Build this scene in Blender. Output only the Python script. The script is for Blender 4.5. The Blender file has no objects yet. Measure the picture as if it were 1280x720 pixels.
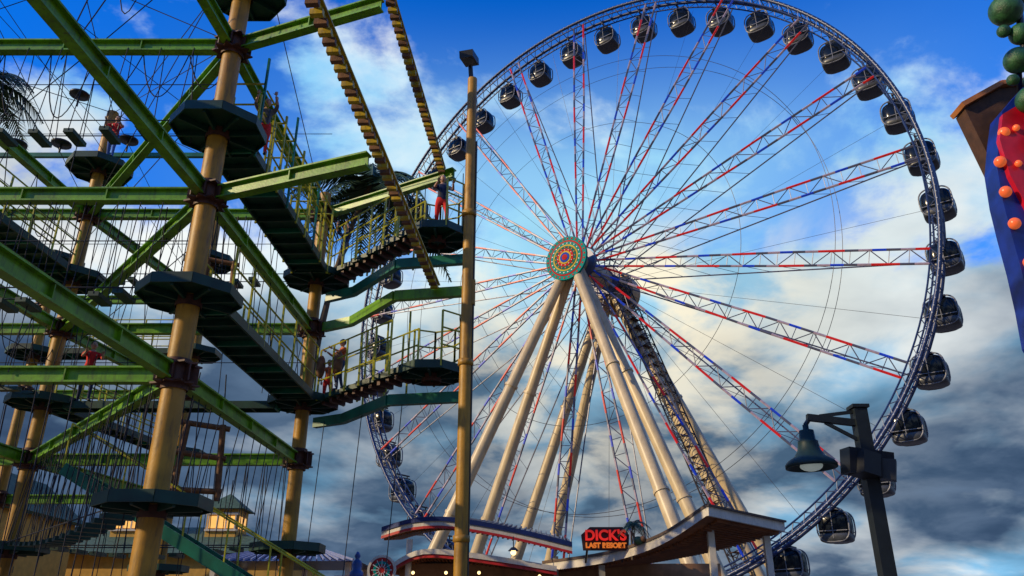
import bpy, math, random
from mathutils import Vector, Matrix
random.seed(7)
scene=bpy.context.scene
# ------------------------------------------------------------------ materials
MATS={}
def mat(name,col,rough=.6,metal=0.,var=.18,scale=4.,bump=.0,emit=None,es=0.,spec=.5,grime=0.):
    if name in MATS: return MATS[name]
    m=bpy.data.materials.new(name); m.use_nodes=True
    nt=m.node_tree; b=nt.nodes['Principled BSDF']
    b.inputs['Roughness'].default_value=rough; b.inputs['Metallic'].default_value=metal
    b.inputs['Specular IOR Level'].default_value=spec
    tc=nt.nodes.new('ShaderNodeTexCoord')
    n=nt.nodes.new('ShaderNodeTexNoise'); n.inputs['Scale'].default_value=scale; n.inputs['Detail'].default_value=4
    nt.links.new(tc.outputs['Object'],n.inputs['Vector'])
    r=nt.nodes.new('ShaderNodeValToRGB')
    r.color_ramp.elements[0].position=.3; r.color_ramp.elements[1].position=.7
    c0=[max(0,c*(1-var)) for c in col]; c1=[min(1,c*(1+var)) for c in col]
    r.color_ramp.elements[0].color=(*c0,1); r.color_ramp.elements[1].color=(*c1,1)
    nt.links.new(n.outputs['Fac'],r.inputs['Fac']); colout=r.outputs['Color']
    if grime:
        n3=nt.nodes.new('ShaderNodeTexNoise'); n3.inputs['Scale'].default_value=scale*1.7; n3.inputs['Detail'].default_value=6; n3.inputs['Roughness'].default_value=.7
        mp=nt.nodes.new('ShaderNodeMapping'); mp.inputs['Scale'].default_value=(3,3,.5); nt.links.new(tc.outputs['Object'],mp.inputs[0]); nt.links.new(mp.outputs[0],n3.inputs['Vector'])
        r3=nt.nodes.new('ShaderNodeValToRGB'); r3.color_ramp.elements[0].position=.5; r3.color_ramp.elements[1].position=.72
        r3.color_ramp.elements[0].color=(0,0,0,1); r3.color_ramp.elements[1].color=(grime,)*3+(1,)
        nt.links.new(n3.outputs['Fac'],r3.inputs['Fac'])
        mx=nt.nodes.new('ShaderNodeMix'); mx.data_type='RGBA'; nt.links.new(r3.outputs['Color'],mx.inputs[0]); nt.links.new(colout,mx.inputs[6]); mx.inputs[7].default_value=(.05,.035,.02,1); colout=mx.outputs[2]
    nt.links.new(colout,b.inputs['Base Color'])
    if bump:
        bp=nt.nodes.new('ShaderNodeBump'); bp.inputs['Strength'].default_value=bump; bp.inputs['Distance'].default_value=.02
        n2=nt.nodes.new('ShaderNodeTexNoise'); n2.inputs['Scale'].default_value=scale*8
        nt.links.new(tc.outputs['Object'],n2.inputs['Vector'])
        nt.links.new(n2.outputs['Fac'],bp.inputs['Height']); nt.links.new(bp.outputs['Normal'],b.inputs['Normal'])
    if emit:
        b.inputs['Emission Color'].default_value=(*emit,1); b.inputs['Emission Strength'].default_value=es
    MATS[name]=m; return m
GREEN=mat('green_paint',(.13,.32,.003),.4,var=.4,scale=2.5,bump=.1,grime=.8)
TEAL=mat('teal_paint',(.004,.14,.08),.4,var=.3,scale=2.5)
DKGREEN=mat('dark_green_deck',(.002,.038,.024),.5,var=.4,scale=3)
TAN=mat('tan_pole_paint',(.42,.21,.013),.5,var=.3,scale=1.8,bump=.15,grime=.75)
YEL=mat('yellow_green_rail',(.44,.42,.02),.4,var=.25)
YELT=mat('yellow_track',(.55,.38,.012),.45,var=.35,grime=.6)
BROWN=mat('brown_steel',(.08,.025,.012),.6,var=.4,scale=8)
WOOD=mat('wood',(.18,.08,.03),.7,var=.45,scale=6,bump=.2)
ROPE=mat('rope',(.02,.022,.035),.8,var=.2)
BLACK=mat('black_metal',(.012,.014,.018),.4,var=.2)
CREAM=mat('cream_paint',(.62,.48,.27),.4,var=.16,scale=.6,grime=.3)
STEEL=mat('grey_steel',(.11,.115,.17),.4,.2,var=.2,scale=1)
RIMS=mat('rim_steel',(.10,.13,.22),.4,.2,var=.2,scale=1)
DKSTEEL=mat('dark_steel',(.045,.035,.03),.5,var=.3)
LRED=mat('red_light_tube',(.55,.012,.01),.4,emit=(1,.04,.01),es=.08)
LBLUE=mat('blue_light_tube',(.01,.045,.5),.4,emit=(.02,.1,1),es=.08)
LWHITE=mat('white_light_tube',(.38,.30,.38),.4)
RIMB=mat('blue_rim_paint',(.015,.035,.12),.35,var=.2,scale=.5)
WHITE=mat('white_paint',(.75,.75,.74),.35,var=.06)
BULBW=mat('rim_bulb',(.45,.5,.58),.3)
GFR=mat('gondola_frame',(.20,.21,.24),.3,var=.15)
GLASS=mat('dark_glass',(.012,.02,.035),.07,var=.2,spec=.7)
GGL=mat('gondola_glass',(.006,.009,.014),.15,var=.2,spec=.25)
TEALL=mat('teal_hub',(.0,.26,.22),.6,var=.1,spec=.1)
HGREEN=mat('hub_green',(.0,.13,.10),.6,spec=.1); HRED=mat('hub_red',(.5,.008,.01),.6,spec=.1); HOR=mat('hub_orange',(.7,.22,.01),.6,spec=.1); HYEL=mat('hub_yellow',(.6,.42,.04),.6,spec=.1); HBLU=mat('hub_blue',(.01,.06,.4),.6,spec=.1)
SKIN=mat('skin',(.5,.28,.18),.5,var=.05)
HAIR=mat('hair',(.03,.018,.01),.7)
# ------------------------------------------------------------------ mesh builder
class MB:
    def __init__(s): s.v=[];s.f=[];s.mi=[];s.sm=[];s.mats=[]
    def m(s,mt):
        if mt not in s.mats: s.mats.append(mt)
        return s.mats.index(mt)
    def add(s,vs,fs,mt,sm=False):
        o=len(s.v); k=s.m(mt); s.v.extend([tuple(x) for x in vs])
        for f in fs: s.f.append([i+o for i in f]); s.mi.append(k); s.sm.append(sm)
    def tube(s,p,q,r,mt,n=5,r2=None,cap=True):
        p=Vector(p);q=Vector(q);d=q-p
        if d.length<1e-6:return
        d.normalize(); up=Vector((0,0,1)) if abs(d.z)<.95 else Vector((1,0,0))
        x=d.cross(up).normalized(); y=d.cross(x)
        r2=r if r2 is None else r2; vs=[]
        for c,rr in((p,r),(q,r2)):
            for i in range(n):
                a=2*math.pi*i/n; vs.append(c+x*math.cos(a)*rr+y*math.sin(a)*rr)
        fs=[(i,(i+1)%n,n+(i+1)%n,n+i) for i in range(n)]
        s.add(vs,fs,mt,n>=6)
        if cap: s.add(vs,[tuple(range(n))[::-1],tuple(range(n,2*n))],mt)
    def path(s,pts,r,mt,n=5):
        for a,b in zip(pts[:-1],pts[1:]): s.tube(a,b,r,mt,n,cap=False)
    def beam(s,p,q,w,h,mt,up=(0,0,1),dz=0,dx=0):
        p=Vector(p);q=Vector(q);d=(q-p).normalized(); up=Vector(up)
        if abs(d.dot(up))>.98: up=Vector((0,1,0))
        x=d.cross(up).normalized(); y=x.cross(d).normalized()
        vs=[]
        for c in(p,q):
            for sx,sy in((-1,-1),(1,-1),(1,1),(-1,1)): vs.append(c+x*(sx*w/2+dx)+y*(sy*h/2+dz))
        s.add(vs,[(0,1,2,3),(7,6,5,4),(0,4,5,1),(1,5,6,2),(2,6,7,3),(3,7,4,0)],mt)
    def ibeam(s,p,q,w,h,mt,t=.035):
        s.beam(p,q,w,t,mt,dz=h/2-t/2); s.beam(p,q,w,t,mt,dz=-h/2+t/2); s.beam(p,q,t,h-2*t,mt)
        p=Vector(p);q=Vector(q);L=(q-p).length;k=max(2,int(L/1.6))
        d=(q-p).normalized()
        for i in range(1,k):
            c=p.lerp(q,i/k); s.beam(c-d*.012,c+d*.012,w*.9,h-2*t-.002,mt)
    def box(s,c,sz,mt,rz=0):
        c=Vector(c);R=Matrix.Rotation(rz,3,'Z');vs=[]
        for z in(-1,1):
            for x,y in((-1,-1),(1,-1),(1,1),(-1,1)): vs.append(c+R@Vector((x*sz[0]/2,y*sz[1]/2,z*sz[2]/2)))
        s.add(vs,[(3,2,1,0),(4,5,6,7),(0,1,5,4),(1,2,6,5),(2,3,7,6),(3,0,4,7)],mt)
    def prism(s,poly,z0,z1,mt):
        n=len(poly);vs=[(x,y,z0) for x,y in poly]+[(x,y,z1) for x,y in poly]
        s.add(vs,[tuple(range(n))[::-1],tuple(range(n,2*n))]+[(i,(i+1)%n,n+(i+1)%n,n+i) for i in range(n)],mt)
    def vprism(s,poly,y0,y1,mt):
        n=len(poly);vs=[(x,y0,z) for x,z in poly]+[(x,y1,z) for x,z in poly]
        s.add(vs,[tuple(range(n)),tuple(range(n,2*n))[::-1]]+[(n+i,n+(i+1)%n,(i+1)%n,i) for i in range(n)],mt)
    def lathe(s,c,prof,mt,n=16,axis=None,sm=True):
        c=Vector(c); ax=Vector(axis or (0,0,1)).normalized()
        up=Vector((0,0,1)) if abs(ax.z)<.9 else Vector((1,0,0))
        x=ax.cross(up).normalized();y=ax.cross(x);vs=[];fs=[]
        for r,z in prof:
            for i in range(n):
                a=2*math.pi*i/n; vs.append(c+ax*z+x*math.cos(a)*r+y*math.sin(a)*r)
        for j in range(len(prof)-1):
            for i in range(n): fs.append((j*n+i,j*n+(i+1)%n,(j+1)*n+(i+1)%n,(j+1)*n+i))
        s.add(vs,fs,mt,sm)
    def ell(s,c,r,mt,n=12,k=8):
        c=Vector(c);vs=[];fs=[]
        if not hasattr(r,'__len__'): r=(r,r,r)
        for j in range(k+1):
            t=math.pi*j/k
            for i in range(n):
                a=2*math.pi*i/n; vs.append(c+Vector((r[0]*math.sin(t)*math.cos(a),r[1]*math.sin(t)*math.sin(a),r[2]*math.cos(t))))
        for j in range(k):
            for i in range(n): fs.append((j*n+i,(j+1)*n+i,(j+1)*n+(i+1)%n,j*n+(i+1)%n))
        s.add(vs,fs,mt,True)
    def mesh(s,name):
        me=bpy.data.meshes.new(name); me.from_pydata(s.v,[],s.f)
        for m in s.mats: me.materials.append(m)
        me.polygons.foreach_set('material_index',s.mi); me.polygons.foreach_set('use_smooth',s.sm); me.update(); return me
    def obj(s,name,parent=None):
        o=bpy.data.objects.new(name,s.mesh(name)); scene.collection.objects.link(o)
        if parent: o.parent=parent
        return o
def empty(name):
    e=bpy.data.objects.new(name,None); scene.collection.objects.link(e); return e
V=Vector
# ------------------------------------------------------------------ ferris wheel
TH=.615; C=V((7.11,65.13,31.6)); A=V((math.cos(TH),-math.sin(TH),0)); N=V((math.sin(TH),math.cos(TH),0)); Z=V((0,0,1))
R=28.
wheel=empty('ferris_wheel')
def wp(r,phi,n=0.): return C+(A*math.cos(phi)+Z*math.sin(phi))*r+N*n
rim=MB(); K=168
NF,NB=-.6,.8; RD=.6
for i in range(K):
    a=2*math.pi*i/K;b=2*math.pi*(i+1)/K
    for n_ in(NF,NB):
        rim.tube(wp(R,a,n_),wp(R,b,n_),.16,RIMB,6,cap=False)
        rim.tube(wp(R-RD,a,n_),wp(R-RD,b,n_),.07,RIMB,5,cap=False)
        rim.tube(wp(R-.1,a,n_),wp(R-RD,(a+b)/2,n_),.036,RIMS,4,cap=False)
        rim.tube(wp(R-RD,(a+b)/2,n_),wp(R-.1,b,n_),.036,RIMS,4,cap=False)
    rim.tube(wp(R,a,NF),wp(R,b,NB),.035,RIMS,4,cap=False)
    rim.tube(wp(R,a,NF),wp(R,a,NB),.045,RIMS,4,cap=False)
    for dd in(0,.5):
        aa=a+(b-a)*dd; rim.lathe(wp(R+.0,aa,NF-.16),[(0,.02),(.06,.0),(.06,-.03)],BULBW,6,axis=-N)
rim.obj('rim',wheel)
PH0=math.radians(4.1); DP=2*math.pi/21
sp=MB(); cab=MB()
for k in range(21):
    ph=PH0+k*DP; T=(Z*math.cos(ph)-A*math.sin(ph))
    def pt(r,side):
        t=(r-1.6)/(R-2.5)
        w=.28+.27*min(1,t*1.6)
        if side==0: return wp(r,ph,2.6-1.9*t)
        return wp(r,ph,-1.9+1.3*t)+T*side*w
    NB_=20; rs=[1.6+(R-2.2)*j/NB_ for j in range(NB_+1)]
    for sd in(-1,1):
        pat=[LWHITE,LRED,LRED,STEEL,LWHITE,LBLUE,STEEL]; ns=28; off=0 if sd<0 else 4
        for j in range(ns):
            r0=1.6+(R-2.2)*j/ns; r1=1.6+(R-2.2)*(j+1)/ns
            mt_=pat[(j+off+k*2)%7]
            sp.tube(pt(r0,sd),pt(r1,sd),.098,mt_,5,cap=False)
    sp.tube(pt(rs[0],0),pt(rs[-1],0),.06,STEEL,5)
    for j in range(NB_):
        a,b=rs[j],rs[j+1]; sa=1 if j%2 else -1
        sp.tube(pt(a,sa),pt(b,-sa),.038,STEEL,4,cap=False)
        sp.tube(pt(a,-1),pt(a,1),.03,STEEL,4,cap=False)
        if j%2==0: sp.tube(pt(a,sa),pt(b,0),.022,STEEL,4,cap=False)
    for rr,n_ in((14.2,-1.2),(21.2,-.9),(21.2,1.1)):
        M=8
        for j in range(M):
            cab.tube(wp(rr,ph+DP*j/M,n_),wp(rr,ph+DP*(j+1)/M,n_),.022,DKSTEEL,4,cap=False)
    cab.tube(wp(1.4,ph+DP/2,3.2),wp(R-1,ph+DP/2,.7),.014,DKSTEEL,4,cap=False)
sp.obj('spokes',wheel); cab.obj('cables',wheel)
hub=MB()
hub.tube(C-N*4,C+N*4,.85,CREAM,16); hub.tube(C-N*2,C-N*1.7,1.5,STEEL,24); hub.tube(C+N*2.4,C+N*2.7,1.5,STEEL,24)
hf=C-N*4.1-Z*.4
rings=[(2.0,TEALL),(1.64,HRED),(1.50,TEALL),(1.22,HYEL),(1.08,HGREEN),(.82,HRED),(.6,HYEL),(.46,HBLU),(.26,HRED)]
for i,(r,m_) in enumerate(rings): hub.tube(hf,hf-N*(.25+.03*i),r,m_,40)
for r,nn,m_,s_ in((1.82,26,HRED,.085),(1.36,22,LWHITE,.06),(.95,16,HOR,.06),(.71,12,LWHITE,.045)):
    i0=[i for i,(q,_) in enumerate(rings) if q>r][-1]
    for j in range(nn):
        a=2*math.pi*j/nn; c=hf-N*(.25+.03*i0)+(A*math.cos(a)+Z*math.sin(a))*r
        hub.tube(c,c-N*.025,s_,m_,8)
hub.tube(C+N*4.1-Z*.6,C+N*5.6-Z*.6,2.0,mat('beige_disc',(.6,.34,.14),.5),32)
hub.obj('hub',wheel)
legs=MB()
def foot(n,a): 
    p=C+N*n+A*a; p.z=0; return p
def hubp(n,a=0,dz=-1.2): return C+N*n+A*a+Z*dz
for sa in(-1,1):
    for n0,n1 in((-3.7,-10),(-2.9,-5 if sa>0 else -3.4),(3.0,2.2 if sa<0 else 3.4),(3.9,9)):
        p=hubp(n0,sa*.5); q=foot(n1,sa*13.2)
        legs.tube(p,q,.44,CREAM,14,r2=.52)
        for t in(.33,.66): 
            c=p.lerp(q,t); d=(q-p).normalized(); legs.tube(c-d*.1,c+d*.1,.56,CREAM,14)
        legs.box((q.x,q.y,.4),(2.4,2.4,.8),mat('concrete',(.35,.33,.3),.9,bump=.3))
for n_ in(-10,9):
    legs.tube(foot(n_,-13.2)+Z*1,foot(n_,13.2)+Z*1,.25,CREAM,8)
legs.obj('support_legs',wheel)
lad=MB(); p=hubp(3.0,1.2,-.6); q=foot(3.2,12.0); D=(q-p).normalized(); s1=N; s2=D.cross(N).normalized()
L=(q-p).length; nb=34; cs=[(s1*x+s2*y) for x,y in((-.55,-.6),(.55,-.6),(.55,.6),(-.55,.6))]
for c_ in cs: lad.tube(p+c_,q+c_,.07,DKSTEEL,5)
for i in range(nb):
    a=p+D*L*i/nb;b=p+D*L*(i+1)/nb
    for j in range(4): 
        lad.tube(a+cs[j],a+cs[(j+1)%4],.04,DKSTEEL,4,cap=False); lad.tube(a+cs[j],b+cs[(j+1)%4],.035,DKSTEEL,4,cap=False)
    lad.beam(a-s1*.5,a+s1*.5,.5,.06,BROWN,up=(0,0,1))
lad.obj('service_ladder',wheel)
def sup(c,a,b,h,e,mt,mb,n=20,k=14):
    f=lambda x:math.copysign(abs(x)**e,x); vs=[];fs=[]
    for j in range(k+1):
        v=math.pi*(-.5+j/k); 
        for i in range(n):
            u=2*math.pi*i/n
            vs.append(V(c)+V((a*f(math.cos(v))*f(math.cos(u)),b*f(math.cos(v))*f(math.sin(u)),h*f(math.sin(v)))))
    for j in range(k):
        for i in range(n): fs.append((j*n+i,j*n+(i+1)%n,(j+1)*n+(i+1)%n,(j+1)*n+i))
    mb.add(vs,fs,mt,True)
g=MB()
sup((0,0,0),1.08,.95,1.05,.6,GGL,g)
sup((0,0,-.74),1.04,.93,.36,.5,mat('gondola_base',(.05,.055,.065),.35),g)
f_=lambda x,e:math.copysign(abs(x)**e,x)
for y in(-.78,.78):
    pts=[V((1.06*f_(math.cos(t),.66),y,1.06*f_(math.sin(t),.66))) for t in [2*math.pi*i/28 for i in range(29)]]
    g.path(pts,.055,GFR,6)
for y in(-.93,.93): g.beam((0,y,-.85),(0,y,.85),.045,.045,GFR)
for y in(-.95,.95): g.beam((-.95,y,-.36),(.95,y,-.36),.05,.05,GFR)
g.box((0,0,1.1),(.9,1.2,.14),mat('gondola_roof',(.03,.035,.045),.4))
g.tube((0,-.9,1.5),(0,.9,1.5),.08,DKSTEEL,8)
for y in(-.6,.6): g.tube((0,y,1.5),(0,y,1.05),.06,DKSTEEL,6)
gm=g.mesh('gondola_mesh')
for k in range(42):
    ph=math.radians(-.2)+k*2*math.pi/42
    o=bpy.data.objects.new('gondola',gm); scene.collection.objects.link(o); o.parent=wheel
    pv=wp(R-.3,ph,NB+.8); o.location=pv-Z*1.4; o.rotation_euler=(0,random.uniform(-.04,.04),-TH)
dk=MB(); c=foot(0,0); dk.box((c.x,c.y,.5),(14,12,1.0),mat('concrete',(.35,.33,.3)),rz=-TH); dk.obj('loading_platform',wheel)

# ------------------------------------------------------------------ ropes course
course=empty('ropes_course')
P1=V((-6.03,13.8,0));P2=V((-5.7,21.3,0));P3=V((-12.8,21.3,0));P4=V((-13.3,13.8,0));P5=V((-6.6,6.2,0));P6=V((-11.7,28,0));P8=V((-17.6,28,0));P9=V((-19.8,21.3,0))
LV=[2.2,5.9,9.6,13.3]; PL=[3.7,7.5,11.2,14.95]
TIP1=V((-2.35,12.4,0)); TIP2=V((-1.33,18.8,0)); T2P=V((-1.95,18.6,0))
poles=MB(); 
tops={0:(P1,18.5,.2),1:(P2,14.0,.18),2:(P3,17,.18),3:(P4,18,.2),4:(P5,18,.2),5:(P6,17,.18),7:(P8,15.,.18),8:(P9,17,.18)}
coll=MB(); plat=MB()
def collar(p,z,r=.42,mb=coll):
    n=20; poly=[(p.x+(r if i%2 else r*.72)*math.cos(2*math.pi*i/n),p.y+(r if i%2 else r*.72)*math.sin(2*math.pi*i/n)) for i in range(n)]
    for dz in(-.19,.16): mb.prism(poly,z+dz,z+dz+.035,BROWN)
    mb.lathe((p.x,p.y,z),[(.24,-.28),(.24,.28)],BROWN,14)
    for i in range(8):
        a=i*math.pi/4+.2; mb.beam((p.x+.2*math.cos(a),p.y+.2*math.sin(a),z),(p.x+(r-.04)*math.cos(a),p.y+(r-.04)*math.sin(a),z),.03,.3,BROWN)
def platform(p,z,r=.92,mb=plat):
    poly=[(p.x+r*math.cos(math.pi/8+i*math.pi/4),p.y+r*math.sin(math.pi/8+i*math.pi/4)) for i in range(8)]
    mb.prism(poly,z-.07,z,DKGREEN)
    poly2=[(p.x+(q[0]-p.x)*1.02,p.y+(q[1]-p.y)*1.02) for q in poly]
    for i in range(8):
        a,b=poly2[i],poly2[(i+1)%8]; mb.beam((*a,z-.05),(*b,z-.05),.03,.2,DKGREEN)
    for i in range(8):
        a=i*math.pi/4; mb.beam((p.x,p.y,z-.14),(p.x+r*.9*math.cos(a),p.y+r*.9*math.sin(a),z-.12),.05,.14,DKGREEN)
    mb.lathe((p.x,p.y,z-.3),[(.24,0),(.24,.2)],BROWN,12)
for i,(p,h,r) in tops.items():
    poles.tube((p.x,p.y,0),(p.x,p.y,h),r*1.08,TAN,18,r2=r*.95)
    for z in LV: 
        if z<h: collar(p,z)
    for z in PL:
        if z<h: platform(p,z)
poles.obj('poles',course)
platform(T2P,7.5,.8);platform(T2P,11.2,.8)
beams=MB()
def IB(a,b,z,m=GREEN,w=.2,h=.3,inset=.3):
    a=V((a.x,a.y,z));b=V((b.x,b.y,z));d=(b-a).normalized(); beams.ibeam(a+d*inset,b-d*(inset if inset<.5 else 0),w,h,m)
for z in LV[1:]:
    IB(P1,P4,z);IB(P1,P5,z);IB(P1,P2,z);IB(P1,P3,z);IB(P3,P2,z);IB(P3,P4,z);IB(P4,P5,z);IB(P3,P9,z);IB(P4,P9,z)
    IB(P3,P6,z);IB(P6,P8,z)
for z in LV[2:]:
    IB(P1,TIP1,z)
IB(P2,TIP2,13.3)
kink=[V((-5.3,21.15,0)),V((-4.45,20.7,0)),V((-3.0,18.9,0)),V((-1.2,18.6,0))]
for z,m_ in((9.6,GREEN),(10.5,TEAL),(6.85,TEAL)):
    for a,b in zip(kink[:-1],kink[1:]):
        beams.beam((a.x,a.y,z),(b.x,b.y,z),.16,.26,m_)
for a,b,z in((P9,P1+V((0,7.5,0)),15.4),): beams.beam((a.x-4,a.y,z),(b.x-3,b.y,z),.12,.14,TEAL)
beams.beam((-24,13.9,11.0),(P4.x,13.9,11.0),.1,.1,TEAL)
beams.obj('beams',course); coll.obj('collars',course)
rails=MB(); ropes=MB(); 
def walkway(a,b,z,w=.75,rl=True,rh=1.15,ins=.7,posts=1.0):
    a=V((a.x,a.y,z));b=V((b.x,b.y,z));d=(b-a).normalized();L=(b-a).length; s=d.cross(Z)
    a=a+d*ins;b=b-d*ins
    plat.beam(a,b,w,.04,DKGREEN,dz=-.02)
    for sg in(-1,1): plat.beam(a+s*sg*w/2,b+s*sg*w/2,.05,.2,DKGREEN,dz=-.06)
    k=int((b-a).length/.6)
    for i in range(k+1):
        c=a.lerp(b,i/k); plat.beam(c-s*w/2*.95,c+s*w/2*.95,.06,.12,TEAL if i%3==0 else DKGREEN,dz=-.1)
    if rl:
        for sg in(-1,1): railing(a+s*sg*w/2,b+s*sg*w/2,rh,posts)
def railing(a,b,h=1.1,sp_=1.0,mt=YEL,nr=3):
    k=max(1,round((b-a).length/sp_))
    for i in range(k+1):
        c=a.lerp(b,i/k); rails.tube(c-Z*.1,c+Z*h,.03,mt,5)
    for j in range(nr):
        zz=h*(j+1)/nr; rails.tube(a+Z*zz,b+Z*zz,.023,mt,5)
walkway(P1,P2,7.5,w=.95,rh=1.3);walkway(P1,P2,11.2,w=.95,rh=1.35)
walkway(P3,P4,11.2);walkway(P3,P2,7.4,w=.45,rl=False);walkway(P3,P6,7.5,w=.6)
walkway(P4,P9,7.5);walkway(P6,P8,11.2)
def plank_bridge(a,b,z,zb,sp_=.42,w=.55,ins=.8):
    a=V((a.x,a.y,z));b=V((b.x,b.y,z));d=(b-a).normalized();s=d.cross(Z);a=a+d*ins;b=b-d*ins;k=int((b-a).length/sp_)
    for i in range(k+1):
        c=a.lerp(b,i/k)-Z*.25*math.sin(math.pi*i/k); 
        plat.beam(c-s*w/2,c+s*w/2,.2,.09,DKGREEN)
        for sg in(-1,1): ropes.tube(c+s*sg*w/2,V((c.x,c.y,zb))+s*sg*.1,.011,ROPE,4,cap=False)
    for sg in(-1,1): ropes.tube(a+s*sg*w/2,b+s*sg*w/2,.015,ROPE,4)
for z in(7.5,11.2):
    a=V((P2.x+.8,P2.y-.3,z-.05)); b=V((T2P.x-.7,T2P.y+.1,z-.05)); k=9
    for i in range(k+1):
        c=a.lerp(b,i/k); plat.box(c+Z*(.02*(i%2)),(.34,.62,.13),DKGREEN,rz=-.6); plat.box(c-Z*.12,(.1,.5,.12),BROWN,rz=-.6)
    d=(b-a).normalized();s=d.cross(Z)
    for sg in(-1,1): railing(a+s*sg*.42,b+s*sg*.42,1.3,.6)
    c=V((T2P.x,T2P.y,z))
    for a0 in range(0,5):
        an=-1.2+a0*.7; an2=an+.7
        railing(c+V((.8*math.cos(an),.8*math.sin(an),0)),c+V((.8*math.cos(an2),.8*math.sin(an2),0)),1.3,.6)
    for t in(.2,.5,.8):
        c=a.lerp(b,t)+s*-.6; rails.tube(c-Z*.5,c+Z*2.0,.03,YEL,5)
plank_bridge(P1,P4,7.5,9.4);plank_bridge(P4,P3,7.5,9.4,sp_=.6);plank_bridge(P1,P4,11.2,13.2,sp_=.7)
plank_bridge(P3,P2,11.2,13.2,sp_=.5); plank_bridge(P1,P3,3.7,5.8,sp_=.5); plank_bridge(P3,P2,3.7,5.8,sp_=.5)
for i in range(9):
    c=P1.lerp(P2,(i+1)/10); 
    for sg in(-1,1): rails.tube((c.x+sg*.5,c.y,11.0),(c.x+sg*.5,c.y,13.1+.5*(i%3==0)),.035,YEL if i%3 else TEAL,5)
    rails.tube((c.x-.5,c.y,12.9),(c.x+.5,c.y,12.9),.025,YEL,5)
for z in(12.3,12.9): rails.tube((P1.x+.5,P1.y+1,z),(P2.x+.5,P2.y-1,z),.025,YEL,5)
rails.obj('railings',course)
tr=MB()
for z,y1 in((9.6,18.9),(13.3,19.2)):
    a=V((-1.93,y1,z+.22)); b=V((-3.25,3.0,z+.22)); tr.beam(a,b,.07,.14,YELT); 
    tr.beam(a,b,.16,.03,YELT,dz=.09)
    k=int((a-b).length/.2); d=(b-a).normalized(); s=d.cross(Z)
    for i in range(k):
        c=a.lerp(b,i/k); tr.beam(c-Z*.12-s*.095,c-Z*.12+s*.095,.09,.1,WOOD if i%2 else YELT)
tr.obj('overhead_tracks',course)
def hang(a,b,z0,z1,sp_,jit=.15,r=.011,m=ROPE,slant=.3):
    a=V(a);b=V(b);k=int((b-a).length/sp_)
    for i in range(1,k):
        c=a.lerp(b,(i+random.uniform(-.3,.3))/k)
        if random.random()<.15: continue
        dx=random.uniform(-slant,slant)
        ropes.tube((c.x,c.y,z0),(c.x+dx,c.y+random.uniform(-jit,jit),z1+random.uniform(-.3,.5)),r,m,4,cap=False)
hang(P1,P4,5.8,.4,.34);hang(P3,P2,5.8,.4,.4);hang(P1,P3,5.8,3.5,.5);hang(P1,P2,5.8,3.7,.35)
hang(P3,P4,5.8,2,.5);hang(P3,P2,9.5,7.5,.6);hang(P1,P2,9.5,7.6,.5);hang(P1,P4,9.5,6.2,.7)
hang(P3,P2,13.2,11.3,.7);hang(P1,P4,13.2,10.5,.9);hang(P3,P9,9.5,6,.6);hang(P3,P9,13.2,10,.6);hang(P4,P9,9.5,6,.6)
hang(P4,P9,5.8,1,.4);hang(P1,P3,9.5,7.5,.6);hang(P3,P6,9.5,7.5,.5);hang(P6,P8,13.2,9,.5)
def loop(a,b,sag,n=12,r=.014,m=ROPE):
    a=V(a);b=V(b); pts=[a.lerp(b,i/n)-Z*sag*4*(i/n)*(1-i/n) for i in range(n+1)]; ropes.path(pts,r,m,4)
for i in range(7):
    x0=-13+i*1.0; loop((x0,13.9,13.2),(x0+1.0,13.9,13.2),random.uniform(.8,2.2)); loop((x0,13.7,17.5),(x0+1.0,13.7,17.5),random.uniform(1.5,3.5))
for i in range(6):
    t=i/6; p=P3.lerp(P4,t);q=P3.lerp(P4,t+1/6); loop((p.x,p.y,13.2),(q.x,q.y,13.2),1.6); loop((p.x,p.y,9.5),(q.x,q.y,9.5),1.2)
for i in range(10):
    t=i/10; p=P1.lerp(P5,t); loop((p.x,p.y,17.5),(p.x-random.uniform(2,6),p.y+random.uniform(-2,3),13.3),random.uniform(-.3,.8))
for z in(8.6,12.3,16.2): 
    for a,b in((P1,P4),(P3,P2),(P3,P4),(P1,P3),(P3,P9)): ropes.tube((a.x,a.y,z),(b.x,b.y,z),.012,ROPE,4)
for a in(P1,P3,P4):
    for b in(P1,P2,P3,P4,P5,P6):
        if a is not b: ropes.tube((a.x,a.y,17),(b.x,b.y,13.4),.012,ROPE,4)
for i in range(8):
    t=i/8; a=TIP2.lerp(P2,t); ropes.tube((a.x,a.y,13.2),(a.x,a.y,11.3),.012,ROPE,4)
for t in(.2,.5,.8):
    a=P2.lerp(T2P,t); ropes.tube((a.x,a.y,6.8),(a.x-.3,a.y+.2,.2),.011,ROPE,4)
ropes.obj('ropes',course)
fr=MB()
def frame(c,w,h,rz=0,r=.075):
    c=V(c);dx=V((math.cos(rz),math.sin(rz),0))*w/2
    for sg in(-1,1): fr.tube(c+dx*sg,c+dx*sg*.8+Z*h,r,WOOD,7)
    for t in(.12,.55,.95): fr.tube(c-dx*1.15+Z*h*t+Z*.1*(t>.5),c+dx*1.15+Z*h*t,r*.9,WOOD,7)
    for sg in(-1,1): fr.tube(c+dx*sg*.8+Z*h,c+dx*sg*.6+Z*(h+1.2),.015,ROPE,4)
frame((-7.0,18.0,4.35),.95,1.7,.3);frame((-6.75,16.8,8.2),.7,1.4,.2,.06);frame((-9,13.6,2.9),.6,1.2)
for x in(-4.6,-5.15): fr.ell((x,20.2 if x>-5 else 20.6,8.25),(.13,.13,.33),WOOD)
fr.obj('wooden_frames',course)
cp=MB()
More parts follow.
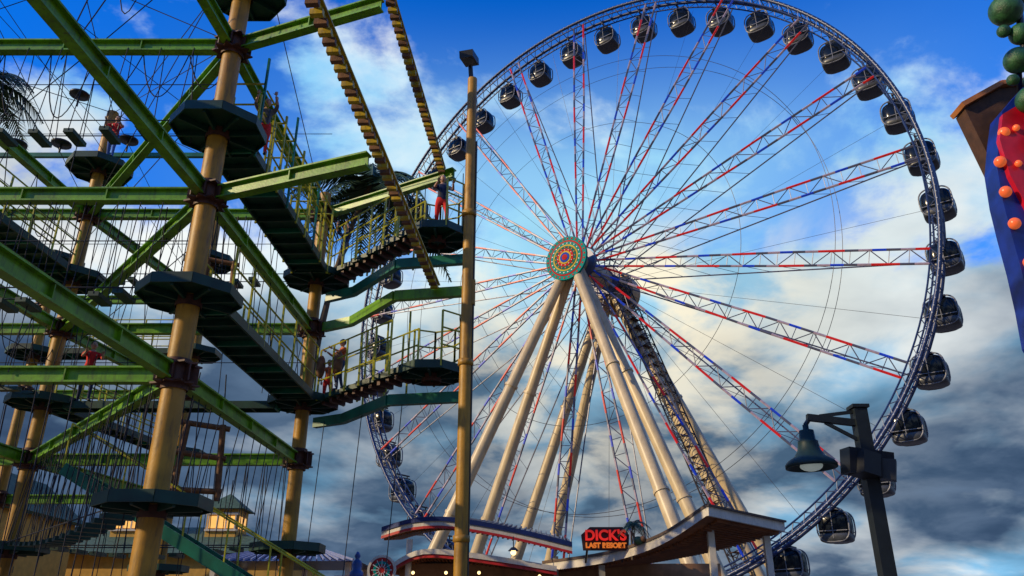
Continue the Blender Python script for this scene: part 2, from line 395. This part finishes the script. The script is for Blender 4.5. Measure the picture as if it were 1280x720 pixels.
for x,y,z in((-15.6,21.3,15.4),(-16.9,21.3,15.4),(-14.2,21.3,15.4),(-13.7,20.8,16.9),(-12.2,21.3,16.9),(-18.2,21.3,15.4),(-19.5,21.3,15.4),(-12.5,22,16.0)):
    cp.tube((x,y,z),(x,y,z+.42),.03,BLACK,6); cp.lathe((x,y,z+.4),[(0,-.02),(.3,0),(.3,.06),(.12,.14),(0,.16)],BLACK,16)
cp.obj('cap_lights',course)
plat.obj('platforms',course)
st=MB(); a=V((-9.9,18.2,5.0));b=V((-3.2,18.2,1.3))
for dy in(-.45,.45): st.beam(a+V((0,dy,0)),b+V((0,dy,0)),.05,.26,TEAL)
for i in range(22):
    c=a.lerp(b,i/22); st.box(c,(.26,.86,.04),DKGREEN)
for dy in(-.45,.45):
    for i in range(8): c=a.lerp(b,i/7)+V((0,dy,0)); st.tube(c,c+Z*1.0,.022,YEL,5)
    st.tube(a+V((0,dy,1)),b+V((0,dy,1)),.022,YEL,5)
st.obj('stairs',course)

# ------------------------------------------------------------------ floodlight pole
fl=MB(); x,y=-.85,14.
fl.lathe((x,y,0),[(.24,0),(.24,.35),(.14,.42)],TAN,16)
fl.tube((x,y,0),(x,y,12.6),.125,TAN,18,r2=.10)
for z in(3.1,6.2,9.3): fl.lathe((x,y,z),[(.125,-.06),(.145,-.05),(.145,.05),(.12,.06)],TAN,18)
fl.tube((x-.02,y,12.5),(x-.05,y-.05,12.9),.05,BLACK,8)
fl.beam((x-.13,y-.35,13.0),(x-.02,y+.1,13.12),.3,.16,BLACK); fl.beam((x-.13,y-.34,12.93),(x-.03,y+.08,13.03),.24,.03,BLACK)
fl.box((x+.11,y,7.6),(.08,.12,.5),TAN)
fl.tube((x+.12,y-.02,0),(x+.12,y-.02,11),.018,BLACK,5)
fl.obj('floodlight_pole')
# ------------------------------------------------------------------ street lamp
DG=mat('dark_teal_metal',(.012,.032,.034),.5,var=.3,scale=5,spec=.25)
POSTM=mat('dark_post_paint',(.008,.013,.016),.5,var=.3,scale=5)
sl=MB(); x,y=5.4,12.2
sl.beam((x,y,0),(x,y,4.85),.2,.2,POSTM); sl.box((x,y,.25),(.4,.4,.5),POSTM); sl.box((x,y,4.88),(.26,.26,.05),POSTM)
sl.beam((x+.02,y,4.62),(x-.82,y,4.72),.09,.1,POSTM); sl.beam((x-.05,y,4.35),(x-.55,y,4.64),.04,.05,POSTM)
sl.beam((x+.02,y,4.82),(x-.62,y,4.74),.04,.05,POSTM)
sl.tube((x-.78,y,4.7),(x-.86,y,4.6),.035,POSTM,8)
c=(x-.86,y,3.96)
sl.lathe(c,[(.0,.64),(.045,.64),(.045,.57),(.11,.55),(.12,.40),(.15,.385),(.15,.35),(.17,.25),(.23,.15),(.34,.08),(.38,.03),(.38,-.02),(.34,-.02),(.25,.06),(.0,.10)],DG,28)
sl.ell((x-.86,y,3.97),(.17,.17,.08),mat('lamp_glass',(.5,.6,.55),.2,emit=(.8,.95,.9),es=.15),14,8)
sl.beam((x-.28,y-.25,3.98),(x+.0,y-.15,3.92),.34,.34,BLACK); sl.beam((x-.4,y-.15,4.02),(x+.3,y-.05,3.95),.28,.38,BLACK,up=(.3,0,1))
sl.beam((x+.12,y-.1,3.9),(x+.32,y-.2,3.86),.24,.3,BLACK); 
sl.obj('street_lamp')

# ------------------------------------------------------------------ people
def person(loc,h,rz,pose,shirt,pants,hair=HAIR):
    s=h/1.7
    J=dict(pel=(0,0,.95),wai=(0,0,1.08),che=(0,0,1.30),nec=(0,0,1.44),hd=(0,-.01,1.52))
    for sg,n in((-1,'l'),(1,'r')):
        J['sh'+n]=(.18*sg,0,1.38)
        if pose=='hold': J['el'+n]=(.26*sg,-.14,1.45); J['wr'+n]=(.2*sg,-.24,1.68); hd=V((0,0,1))
        elif pose=='reach': J['el'+n]=(.25*sg,-.2,1.2) ; J['wr'+n]=(.2*sg,-.42,1.28); hd=V((0,-1,.1))
        else: J['el'+n]=(.24*sg,.03,1.1); J['wr'+n]=(.25*sg,-.08,.87); hd=V((0,-.2,-1))
        J['hi'+n]=(.1*sg,0,.9); st_=.16*sg if pose!='stand' else .04*sg
        J['kn'+n]=(.11*sg,-.05-st_*.7,.5); J['an'+n]=(.11*sg,.02-st_,.08); J['to'+n]=(.125*sg,-.14-st_,.035)
    E=[('pel','wai','s'),('wai','che','s'),('che','nec','k'),('nec','hd','k')]
    for n in'lr': E+=[('che','sh'+n,'s'),('sh'+n,'el'+n,'s'),('el'+n,'wr'+n,'k'),('pel','hi'+n,'p'),('hi'+n,'kn'+n,'p'),('kn'+n,'an'+n,'p'),('an'+n,'to'+n,'o')]
    Rr=dict(pel=.135,wai=.12,che=.135,nec=.055,hd=.055,sh=.065,el=.042,wr=.028,hi=.095,kn=.058,an=.04,to=.04)
    names=list(J); me=bpy.data.meshes.new('sk'); me.from_pydata([J[n] for n in names],[(names.index(a),names.index(b)) for a,b,_ in E],[])
    ob=bpy.data.objects.new('sk',me); scene.collection.objects.link(ob)
    sk=ob.modifiers.new('s','SKIN'); sk.use_smooth_shade=True
    for i,n in enumerate(names):
        k=n if n in Rr else n[:2]; me.skin_vertices[0].data[i].radius=(Rr[k],Rr[k]*(.75 if k in('pel','wai','che') else 1)); 
    me.skin_vertices[0].data[0].use_root=True
    su=ob.modifiers.new('u','SUBSURF'); su.levels=1
    dg=bpy.context.evaluated_depsgraph_get(); ev=ob.evaluated_get(dg); m2=ev.to_mesh()
    mb=MB(); cm={'s':shirt,'k':SKIN,'p':pants,'o':BLACK}
    for m_ in(shirt,SKIN,pants,BLACK,hair): mb.m(m_)
    mb.v=[tuple(v.co) for v in m2.vertices]
    for p in m2.polygons:
        c=p.center; best=9;bl='s'
        for a,b,l in E:
            A_=V(J[a]);B_=V(J[b]);t=max(0,min(1,(c-A_).dot(B_-A_)/(B_-A_).length_squared)); dd=(c-A_-(B_-A_)*t).length/(Rr.get(a,Rr.get(a[:2])))
            if dd<best: best=dd;bl=l
        if bl=='k' and c.z<1.42 and abs(c.x)<.1: bl='s'
        mb.f.append(list(p.vertices)); mb.mi.append(mb.mats.index(cm[bl])); mb.sm.append(True)
    ev.to_mesh_clear(); bpy.data.objects.remove(ob)
    hc=V((0,-.02,1.60)); mb.ell(hc,(.078,.098,.118),SKIN,14,10); mb.ell(hc+V((0,.022,.025)),(.087,.098,.108),hair,14,10)
    mb.tube(hc+V((0,-.09,.01)),hc+V((0,-.118,-.022)),.008,SKIN,6,r2=.016)
    for sg in(-1,1):
        mb.ell(hc+V((.032*sg,-.088,.012)),(.014,.01,.009),WHITE,8,6); mb.ell(hc+V((.032*sg,-.096,.012)),.006,BLACK,6,4); mb.ell(hc+V((.08*sg,.0,-.005)),(.012,.022,.03),SKIN,8,6)
    mb.ell(hc+V((0,-.09,-.052)),(.026,.01,.007),mat('lips',(.4,.12,.1),.5),8,6)
    for sg,n in((-1,'l'),(1,'r')):
        w=V(J['wr'+n]); s_=V((1,0,0)); back=hd.cross(s_).normalized()
        mb.ell(w+hd*.05,(.04,.03,.05) if abs(hd.z)>.5 else (.04,.05,.03),SKIN,8,6)
        for i,l in enumerate((.062,.075,.07,.055)):
            o_=w+hd*.085+s_*(.028-.0185*i); k1=o_+hd*l*.5+back*.006; mb.tube(o_,k1,.009,SKIN,6,r2=.008); mb.tube(k1,k1+hd*l*.35+back*.03,.008,SKIN,6,r2=.006)
        o_=w+hd*.03-s_*.035*sg; mb.tube(o_,o_+hd*.04-s_*.03*sg+back*.015,.011,SKIN,6,r2=.008)
    for sg in(-1,1): mb.tube((.1*sg,-.115,1.34),(.07*sg,-.115,1.0),.014,BLACK,5)
    o=mb.obj('person'); o.scale=(s,s,s); o.rotation_euler=(0,0,rz); o.location=loc
    return o
def cl(n,c): return mat('cloth_'+n,c,.85,var=.15,scale=12)
RED=cl('red',(.65,.02,.015));NAVY=cl('navy',(.02,.03,.08));ORG=cl('orange',(.6,.12,.03));GRY=cl('grey',(.12,.12,.13));BLU=cl('blue',(.05,.12,.4));DEN=cl('denim',(.04,.06,.12))
person((-11.7,21.2,7.42),1.75,.6,'reach',RED,NAVY)
person((-4.85,20.8,11.2),1.45,-.5,'hold',NAVY,GRY)
person((-1.85,18.45,11.2),1.7,.3,'reach',NAVY,RED)
person((-4.6,20.6,7.52),1.5,-.9,'reach',ORG,DEN)
person((-5.25,22.0,7.5),1.4,.5,'stand',ORG,RED)
person((-5.55,15.0,11.2),1.6,.2,'hold',GRY,RED)
person((-12.35,20.9,14.95),1.6,.2,'reach',RED,BLU)

# ------------------------------------------------------------------ palms
LEAF=mat('palm_leaf',(.035,.08,.03),.6,var=.4);TRUNK=mat('palm_trunk',(.14,.10,.06),.9,var=.3,bump=.4)
def palm(x,y,h,fr_len=1.8,tr=.16,nf=16,z0=0,name='palm_tree',lean=.1):
    mb=MB(); pts=[]; k=12
    for i in range(k+1):
        t=i/k; pts.append(V((x+lean*t**4,y,z0+(h-z0)*t)))
    for i in range(k): mb.tube(pts[i],pts[i+1],tr*(1.15-.4*i/k),TRUNK,9,r2=tr*(1.0-.4*i/k)*.92)
    top=pts[-1]
    for i in range(nf):
        az=2*math.pi*i/nf+random.uniform(-.15,.15); el=random.uniform(-.1,1.0); L=fr_len*random.uniform(.8,1.1)
        d=V((math.cos(az),math.sin(az),0)); prev=top; seg=12; side=d.cross(Z)
        for j in range(seg):
            t=(j+1)/seg; p=top+d*L*t*math.cos(el*.6)+Z*(L*math.sin(el)*t-L*.95*t*t)
            mb.tube(prev,p,.018*fr_len/1.8,LEAF,4,cap=False); dr=(p-prev)
            for q in range(3):
                b=prev+dr*(q/3); ll=L*.30*math.sin(math.pi*min(1,(j+q/3)/seg*.85+.12))
                for sg in(-1,1):
                    tip=b+side*sg*ll+dr.normalized()*ll*.5-Z*ll*random.uniform(.3,.7); w_=dr.normalized()*.03*fr_len/1.8
                    mb.add([b-w_,b+w_,tip],[(0,1,2)],LEAF)
            prev=p
    return mb.obj(name)
palm(-6.32,23.6,15.7,2.9,.13,nf=18,lean=1.5);palm(-18.6,22.6,19.2,2.4)

# ------------------------------------------------------------------ restaurant
FAS=mat('fascia_white',(.66,.60,.5),.5,var=.1,grime=.3);REDF=mat('red_fascia',(.5,.015,.015),.5);SOF=mat('soffit_wood',(.26,.085,.02),.6,var=.35,scale=3)
BROOF=mat('blue_metal_roof',(.015,.03,.13),.35,.3,var=.2,scale=2);WALL=mat('restaurant_wall',(.35,.17,.07),.8,var=.2)
BRE=mat('brown_roof_edge',(.10,.06,.04),.6)
rest=empty('restaurant_building')
def strip_roof(name,front,back,th,fas,top,sof,band=None,lip=.55):
    mb=MB(); n=len(front)
    fr_=[V(p) for p in front];bk=[V(p) for p in back]
    t=V((0,0,th))
    for i in range(n-1):
        a,b,c,d=fr_[i],fr_[i+1],bk[i+1],bk[i]
        mb.add([a+t,b+t,c+t,d+t],[(0,1,2,3)],top); mb.add([a,b,c,d],[(3,2,1,0)],sof)
        mb.add([a,b,b+t,a+t],[(0,1,2,3)],fas); mb.add([d,c,c+t,d+t],[(3,2,1,0)],fas)
        o=V((0,-.05,0))
        mb.add([a+t+o+Z*.08,b+t+o+Z*.08,b+t*lip+o,a+t*lip+o],[(3,2,1,0)],top)
        mb.add([a+t+o+Z*.08,b+t+o+Z*.08,b+t*.98,a+t*.98],[(0,1,2,3)],top)
        if band: mb.add([a-o*-.6,b-o*-.6,b+t*.28+o*.6,a+t*.28+o*.6],[(0,1,2,3)],band)
    for p,q in((fr_[0],bk[0]),(fr_[-1],bk[-1])): mb.add([p,q,q+t,p+t],[(0,1,2,3)],fas)
    for i in range(n-1):
        for k in range(3):
            p=fr_[i].lerp(fr_[i+1],k/3);q=bk[i].lerp(bk[i+1],k/3)
            mb.beam(p.lerp(q,.08)+t,q+t,.05,.08,top,dz=.04)
            mb.beam(p.lerp(q,.15),q,.06,.1,sof,dz=-.02)
    return mb.obj(name,rest)
def curve(pts,n=12):
    out=[]; P=[V(p) for p in pts]
    for i in range(len(P)-1):
        p0=P[max(0,i-1)];p1=P[i];p2=P[i+1];p3=P[min(len(P)-1,i+2)]
        m=n//(len(P)-1)+1
        for j in range(m):
            t=j/m; out.append(.5*((2*p1)+(-p0+p2)*t+(2*p0-5*p1+4*p2-p3)*t*t+(-p0+3*p1-3*p2+p3)*t**3))
    out.append(P[-1]); return out
cf=curve([(1.1,31,3.78),(3.2,28.4,3.88),(4.7,26.6,4.25),(5.9,25.0,4.95)])
cb=curve([(4.2,33,4.1),(5.6,31,4.2),(7.2,29.2,4.4),(8.75,27.0,4.72)])
strip_roof('curved_roof',cf,cb,.28,FAS,BRE,SOF,lip=.95)
mb=MB(); mb.beam(V((5.92,24.92,5.09)),V((8.82,26.92,4.86)),.1,.3,FAS); mb.beam(V((5.9,24.86,5.25)),V((8.86,26.88,5.02)),.16,.06,BRE); mb.obj('end_fascia',rest)
cf=curve([(-4.9,31.2,4.95),(-3.6,30.6,5.2),(-2.2,30.4,5.2),(.0,30.5,4.85),(2.2,30.6,4.35)])
cb=curve([(-4.6,35,5.4),(-3.4,35,5.7),(-2.0,35,5.8),(.2,35,5.5),(2.4,35,5.0)])
strip_roof('entrance_roof',cf,cb,.34,FAS,BROOF,SOF,band=REDF,lip=.75)
cf=curve([(-4.4,30.9,3.75),(-3.2,30.4,4.2),(-1.0,30.2,4.0),(1.6,30.2,3.6)])
cb=curve([(-4.4,34,3.9),(-3.2,34,4.3),(-1.0,34,4.2),(1.6,34,3.9)])
strip_roof('lower_roof',cf,cb,.22,REDF,FAS,SOF)
mb=MB()
for x_,y_,z_ in((6.25,26.2,4.8),(8.3,27.2,4.6),(-3.8,31,4.9),(1.6,31,4.3),(3.1,29.2,3.85)): mb.box((x_,y_,z_/2),(.2,.2,z_),FAS)
mb.box((1.8,34.6,2.05),(12,6,4.1),WALL)
for i in range(7): mb.box((-3.4+i*1.7,31.58,1.9),(1.1,.06,1.6),GLASS); mb.box((-3.4+i*1.7,31.55,2.76),(1.3,.12,.1),FAS)
mb.obj('walls_and_posts',rest)
WARML=mat('warm_bulb',(.9,.7,.4),.3,emit=(1,.7,.3),es=2.5)
mb=MB()
mb.ell((.05,30.0,4.35),(.10,.10,.10),WARML); mb.tube((.05,30,4.45),(.05,30,4.9),.02,BLACK); mb.lathe((.05,30,4.4),[(.2,0),(.08,.12),(0,.14)],BLACK,14)
for x_ in(-3.6,-2.4,-1.2,1.0): mb.ell((x_,30.8,3.72 if x_<0 else 3.6),.06,WARML)
mb.ell((-1.7,30.0,3.6),.1,WHITE)
mb.obj('pendant_lights',rest)
sg_=empty('restaurant_sign')
def text(s,loc,size,m,parent,name,ext=.05):
    cu=bpy.data.curves.new(name,'FONT'); cu.body=s; cu.size=size; cu.extrude=ext; cu.align_x='CENTER'; cu.offset=.012
    o=bpy.data.objects.new(name,cu); scene.collection.objects.link(o); o.location=loc; o.rotation_euler=(math.radians(90),0,0)
    cu.materials.append(m); o.parent=parent; return o
SR=mat('sign_red',(.8,.015,.01),.4,emit=(1,.03,.02),es=.4); SB=mat('sign_back',(.03,.008,.008),.6)
text("DICK'S",(3.1,27.6,4.52),.46,SR,sg_,'letters_top'); text("LAST RESORT",(3.1,27.6,4.28),.22,mat('sign_orange',(.8,.2,.02),.4,emit=(1,.25,.03),es=.3),sg_,'letters_bottom',.03)
mb=MB()
mb.vprism([(2.35,4.2),(3.85,4.2),(3.9,4.7),(3.7,4.95),(2.6,4.95),(2.3,4.7)],27.69,27.74,SB); mb.tube((2.5,27.8,4.3),(2.5,28.6,3.9),.04,BLACK); mb.tube((3.7,27.8,4.3),(3.7,28.3,3.9),.04,BLACK); mb.obj('sign_board',sg_)
palm(3.95,27.6,5.05,.62,.035,13,z0=3.9,name='decorative_palm')
mb=MB(); mb.ell((4.1,27.1,4.45),(.16,.12,.14),LEAF); mb.ell((4.25,27.05,4.5),(.1,.1,.1),WOOD); mb.tube((4.0,27.1,4.3),(3.95,27.1,4.7),.04,WOOD,7); mb.obj('roof_ornament',rest)

mb=MB(); c=V((-4.55,29.6,3.72)); ax=V((0,-1,0))
mb.lathe(c,[(0,.06),(.42,.06),(.42,0),(0,0)],REDF,28,axis=ax,sm=False); mb.lathe(c,[(.42,.1),(.5,.1),(.5,-.02),(.42,-.02)],FAS,28,axis=ax,sm=False); mb.lathe(c,[(.2,.09),(.3,.09)],TEALL,24,axis=ax,sm=False)
for i in range(12):
    a=i*math.pi/6; mb.tube(c+V((.1*math.cos(a),-.08,.1*math.sin(a))),c+V((.36*math.cos(a),-.08,.36*math.sin(a))),.015,WHITE,5)
mb.tube(c-V((0,0,.4)),V((c.x,c.y,0)),.06,BLACK,8); mb.obj('round_sign')
mb=MB(); x_,y_=-4.5,24.5
DBL=mat('blue_post',(.03,.08,.3),.4)
mb.lathe((x_,y_,0),[(.3,0),(.3,.4),(.16,.6),(.15,3.1),(.2,3.15),(.2,3.3),(.13,3.35),(.15,3.5),(.13,3.6),(.05,3.66),(.09,3.74),(.05,3.84),(0,3.88)],DBL,16)
for i in range(6):
    a=i*math.pi/3; mb.tube((x_+.17*math.cos(a),y_+.17*math.sin(a),.7),(x_+.16*math.cos(a),y_+.16*math.sin(a),3.1),.025,WHITE,5)
mb.obj('blue_post')
# ------------------------------------------------------------------ left buildings
SID=mat('yellow_siding',(.6,.34,.06),.7,var=.15);GRF=mat('green_shingle_roof',(.05,.10,.06),.8,var=.35,scale=6)
WARM=mat('warm_window',(.6,.35,.1),.3,emit=(1,.5,.12),es=.9)
bl=empty('shop_building')
mb=MB()
mb.box((-20,44,2.6),(18,8,5.2),SID)
def hip(x0,x1,y0,y1,z0,z1,ov,mt,mbb):
    x0-=ov;x1+=ov;y0-=ov;y1+=ov;w=(y1-y0)/2
    vs=[(x0,y0,z0),(x1,y0,z0),(x1,y1,z0),(x0,y1,z0),(x0+w,y0+w,z1),(x1-w,y0+w,z1)]
    if x1-x0<=2*w+.01: vs[4]=vs[5]=((x0+x1)/2,y0+w,z1)
    mbb.add(vs,[(0,1,5,4),(1,2,5),(2,3,4,5),(3,0,4),(3,2,1,0)],mt)
hip(-29,-11,40,48,5.2,6.9,.5,GRF,mb)
for i in range(11): mb.box((-28+i*1.6,39.97,2.3),(.9,.05,1.4),GLASS); mb.box((-28+i*1.6,39.95,3.06),(1.1,.1,.1),FAS)
for x_ in(-19.6,-14.8):
    mb.box((x_,43.0,6.6),(1.6,1.6,2.0),SID); hip(x_-.8,x_+.8,42.2,43.8,7.6,8.5,.3,GRF,mb)
    for dx in(-.45,0,.45): mb.box((x_+dx,42.18,6.95),(.36,.05,.6),WARM)
    for dy in(-.4,.2): mb.box((x_+.82,43+dy,6.95),(.05,.4,.6),WARM)
    for dx in(-.69,-.225,.225,.69): mb.box((x_+dx,42.15,6.95),(.06,.06,.75),FAS)
    mb.box((x_,42.13,7.36),(1.7,.08,.1),FAS);mb.box((x_,42.13,6.55),(1.7,.08,.1),FAS)
    mb.tube((x_,43,8.4),(x_,43,9.2),.03,BLACK)
mb.obj('shop_walls_roof',bl)
b2=empty('gabled_house'); mb=MB()
mb.box((-21.5,34,3.1),(4,6,6.2),SID)
mb.add([(-23.5,31,6.2),(-19.5,31,6.2),(-21.5,31,7.8),(-23.5,37,6.2),(-19.5,37,6.2),(-21.5,37,7.8)],[(0,1,2),(5,4,3)],SID)
for sg in(-1,1): mb.beam((-21.5+sg*1.15,30.6,7.05),(-21.5+sg*1.15,37.4,7.05),2.9,.14,GRF,up=(sg*.63,0,.78))
for i in range(12): mb.box((-21.5,30.97,.6+i*.5),(4.02,.04,.03),FAS)
mb.box((-21.5,30.95,5.0),(1.1,.06,1.3),GLASS); mb.obj('house_walls_roof',b2)
pv=empty('pavilion'); mb=MB()
hip(-12,-6.6,34,38,4.35,5.1,.5,BROOF,mb)
for i in range(22): 
    xx=-12.4+i*.29; mb.beam((xx,33.45,4.40),(min(max(xx,-10.2),-8.4),35.9,5.1),.05,.07,mat('roof_seam',(.25,.28,.45),.4))
for x_ in(-12,-9.3,-6.6):
    for y_ in(34,38): mb.box((x_,y_,2.17),(.2,.2,4.34),FAS)
mb.obj('roof_and_posts',pv)
mb=MB(); mb.box((-5.9,30,3.35),(.75,.08,.42),REDF); mb.box((-5.9,29.94,3.35),(.6,.03,.08),WHITE); mb.box((-5.9,29.94,3.47),(.5,.03,.06),WHITE); mb.tube((-5.9,30.1,3.3),(-5.9,30.1,0),.05,BLACK); mb.obj('shop_sign')

# ------------------------------------------------------------------ marquee sign on the right
mq=MB(); BLU2=mat('marquee_blue',(.003,.02,.22),.4,var=.4);RD2=mat('marquee_red',(.5,.004,.02),.4,var=.3)
edge=[(6.5,8.1),(6.36,7.7),(6.22,7.25),(6.17,6.75),(6.16,6.3),(6.16,5.8),(6.14,5.3),(6.1,4.8),(6.3,4.2),(6.8,3.8),(8.2,3.7)]
mq.vprism([(x_+.12,z_) for x_,z_ in edge]+[(8.2,8.6),(7.0,8.5)],8.95,9.25,BLU2)
inner=[(6.75,8.15),(6.5,8.0),(6.36,7.6),(6.36,7.05),(6.48,6.5),(6.7,6.1),(7.1,5.8),(8.0,5.7),(8.0,8.3)]
mq.vprism([(x_+.06,z_) for x_,z_ in inner],8.87,8.955,RD2)
BULB=mat('orange_bulb',(.85,.12,.03),.3,emit=(1,.2,.05),es=.35)
for x_,z_ in((6.36,7.27),(6.32,6.82),(6.32,6.36),(6.37,5.82),(6.55,5.3),(6.85,4.9),(6.52,7.72),(7.2,4.7)): mq.ell((x_,8.9,z_),.075,BULB,14,10)
for x_,z_ in((6.60,6.5),(6.54,7.2),(6.65,7.75)): mq.ell((x_,8.83,z_),.045,BULB,10,8)
GB=mat('green_bauble',(.025,.10,.03),.4,var=.6,scale=9,bump=.5)
mq.tube((7.8,9.3,0),(7.8,9.3,9.5),.12,BLACK,12)
mq.obj('marquee_sign')
mb=MB()
for x_,z_,r in((6.90,9.62,.22),(6.85,8.75,.18),(6.85,8.1,.18),(7.2,10.0,.22),(6.78,9.25,.09),(6.70,8.42,.08),(6.84,7.6,.1),(7.0,9.2,.15),(6.98,8.42,.13),(6.7,9.9,.07)):
    mb.ell((x_,8.7,z_),r,GB,20,14)
mb.tube((7.2,8.75,10.3),(6.85,8.75,7.6),.05,BLACK,6); mb.tube((6.85,8.75,8.6),(7.2,9.3,8.6),.04,BLACK,6); mb.obj('bauble_garland')
mb=MB(); mb.vprism([(6.5,8.55),(7.1,8.9),(8.8,9.1),(8.8,6.9),(6.72,7.35)],9.5,9.75,mat('dark_wood',(.07,.03,.012),.7,var=.4,scale=6,bump=.2))
OT=mat('orange_trim',(.5,.18,.05),.6)
mb.beam((6.45,9.6,8.58),(7.1,9.6,8.96),.34,.07,OT); mb.beam((7.1,9.6,8.96),(8.8,9.6,9.16),.34,.07,OT); mb.tube((8.2,9.7,0),(8.2,9.7,8),.12,BLACK,10); mb.obj('wooden_sign_box')

# ------------------------------------------------------------------ ground
mb=MB(); mb.add([(-1500,-1500,0),(1500,-1500,0),(1500,1500,0),(-1500,1500,0)],[(0,1,2,3)],mat('plaza_paving',(.15,.125,.10),.85,var=.2,scale=.3)); mb.obj('ground')

# ------------------------------------------------------------------ world
SD=V((-.86,-.30,.40)).normalized()
w=bpy.data.worlds.new('World'); scene.world=w; w.use_nodes=True; nt=w.node_tree; nt.nodes.clear(); Nn=nt.nodes.new; Lk=nt.links.new
out=Nn('ShaderNodeOutputWorld'); bg=Nn('ShaderNodeBackground'); Lk(bg.outputs[0],out.inputs[0])
sky=Nn('ShaderNodeTexSky'); sky.sky_type='NISHITA'; sky.sun_disc=False; sky.sun_elevation=math.asin(SD.z); sky.sun_rotation=math.atan2(SD.x,SD.y); sky.dust_density=.3; sky.ozone_density=3
bg.inputs['Strength'].default_value=.1
def math_(op,a,b=None,c=None,clamp=False):
    n=Nn('ShaderNodeMath'); n.operation=op; n.use_clamp=clamp
    for i,x in enumerate((a,b,c)):
        if x is None: continue
        if hasattr(x,'is_output'): Lk(x,n.inputs[i])
        else: n.inputs[i].default_value=x
    return n.outputs[0]
def mixc(f,a,b,mode='MIX'):
    n=Nn('ShaderNodeMix'); n.data_type='RGBA'; n.blend_type=mode
    for i,x in ((0,f),(6,a),(7,b)):
        if hasattr(x,'is_output'): Lk(x,n.inputs[i])
        else: n.inputs[i].default_value=(*x,1) if hasattr(x,'__len__') else x
    return n.outputs[2]
def smooth(x,a,b):
    n=Nn('ShaderNodeMapRange'); n.interpolation_type='SMOOTHSTEP'; Lk(x,n.inputs['Value'])
    for nm,v in(('From Min',a),('From Max',b)):
        if hasattr(v,'is_output'): Lk(v,n.inputs[nm])
        else: n.inputs[nm].default_value=v
    return n.outputs[0]
tc=Nn('ShaderNodeTexCoord'); nrm=Nn('ShaderNodeVectorMath'); nrm.operation='NORMALIZE'; Lk(tc.outputs['Generated'],nrm.inputs[0]); d=nrm.outputs[0]
sep=Nn('ShaderNodeSeparateXYZ'); Lk(d,sep.inputs[0]); zc=math_('ADD',math_('MAXIMUM',sep.outputs[2],0.),.3)
cx=math_('DIVIDE',sep.outputs[0],zc); cy=math_('DIVIDE',sep.outputs[1],zc)
cmb=Nn('ShaderNodeCombineXYZ'); Lk(cx,cmb.inputs[0]); Lk(cy,cmb.inputs[1])
def noise(scale,det,rough,dist=0,off=0.):
    n=Nn('ShaderNodeTexNoise'); n.inputs['Scale'].default_value=scale; n.inputs['Detail'].default_value=det; n.inputs['Roughness'].default_value=rough; n.inputs['Distortion'].default_value=dist
    mp=Nn('ShaderNodeMapping'); mp.inputs['Location'].default_value=(off,off*.7,off*.3); Lk(cmb.outputs[0],mp.inputs[0]); Lk(mp.outputs[0],n.inputs['Vector']); return n.outputs['Fac']
def lobe(v,pw):
    n=Nn('ShaderNodeVectorMath'); n.operation='DOT_PRODUCT'; Lk(d,n.inputs[0]); n.inputs[1].default_value=V(v).normalized()
    return math_('POWER',math_('MAXIMUM',n.outputs['Value'],0.),pw)
e=sep.outputs[2]
n1=noise(3.2,9,.58,.25,3.1); n2=noise(1.7,6,.5,.2,9.7); n3=noise(4.2,6,.55,.3,17.3)
low=smooth(e,.54,.20)
glow=lobe((.10,.885,.44),16.); glow2=lobe((.14,.90,.40),40.)
thr=math_('SUBTRACT',math_('SUBTRACT',.57,math_('MULTIPLY',low,.38)),math_('MULTIPLY',glow,.10))
for v,pw,am in(((-.155,.806,.572),110,.17),((.471,.744,.476),110,.16),((-.50,.70,.52),60,.06),((-.42,.62,.66),120,.10),((.057,.744,.665),40,-.12),((-.25,.734,.632),90,-.13),((.40,.70,.60),60,-.08)):
    thr=math_('SUBTRACT',thr,math_('MULTIPLY',lobe(v,pw),am))
mask=smooth(n1,math_('SUBTRACT',thr,.04),math_('ADD',thr,.10))
blue=mixc(1.,sky.outputs[0],(.0,1.02,2.7),'MULTIPLY')
dark=math_('ADD',math_('MULTIPLY',smooth(e,.46,.24),.98),math_('MULTIPLY',math_('MULTIPLY',math_('SUBTRACT',n2,.49),3.6),smooth(e,.6,.36)),clamp=True)
lum=mixc(smooth(n3,.3,.65),(2.6,6.2,9.6),(9.8,9.9,9.6))
warm=math_('MULTIPLY',math_('MULTIPLY',glow2,smooth(n3,.42,.60)),math_('MULTIPLY',smooth(e,.50,.40),.9))
ccol=mixc(dark,lum,mixc(smooth(n3,.3,.78),(.30,.6,1.25),(1.0,1.65,2.8)))
col=mixc(mask,blue,ccol)
veil=math_('MULTIPLY',math_('MULTIPLY',glow,math_('ADD',.1,math_('MULTIPLY',n2,1.3))),smooth(e,.70,.50),clamp=True)
col=mixc(math_('MULTIPLY',veil,math_('SUBTRACT',1.,math_('MULTIPLY',dark,.8))),col,(4.0,7.9,10.))
col=mixc(warm,col,(11.,9.6,6.8))
Lk(col,bg.inputs['Color'])
sun=bpy.data.lights.new('sun','SUN'); sun.energy=3.6; sun.angle=math.radians(.5); sun.color=(1,.78,.46)
so=bpy.data.objects.new('sun',sun); scene.collection.objects.link(so); so.rotation_euler=(-SD).to_track_quat('-Z','Y').to_euler()
# ------------------------------------------------------------------ camera
cam=bpy.data.cameras.new('camera'); cam.lens=28.125; cam.sensor_width=36; cam.clip_end=5000; cam.clip_start=.1
co=bpy.data.objects.new('camera',cam); scene.collection.objects.link(co); co.location=(0,0,1.6); co.rotation_euler=(math.radians(90+23.53),0,0); scene.camera=co
scene.view_settings.view_transform='Standard'; scene.view_settings.look='None'; scene.view_settings.exposure=0
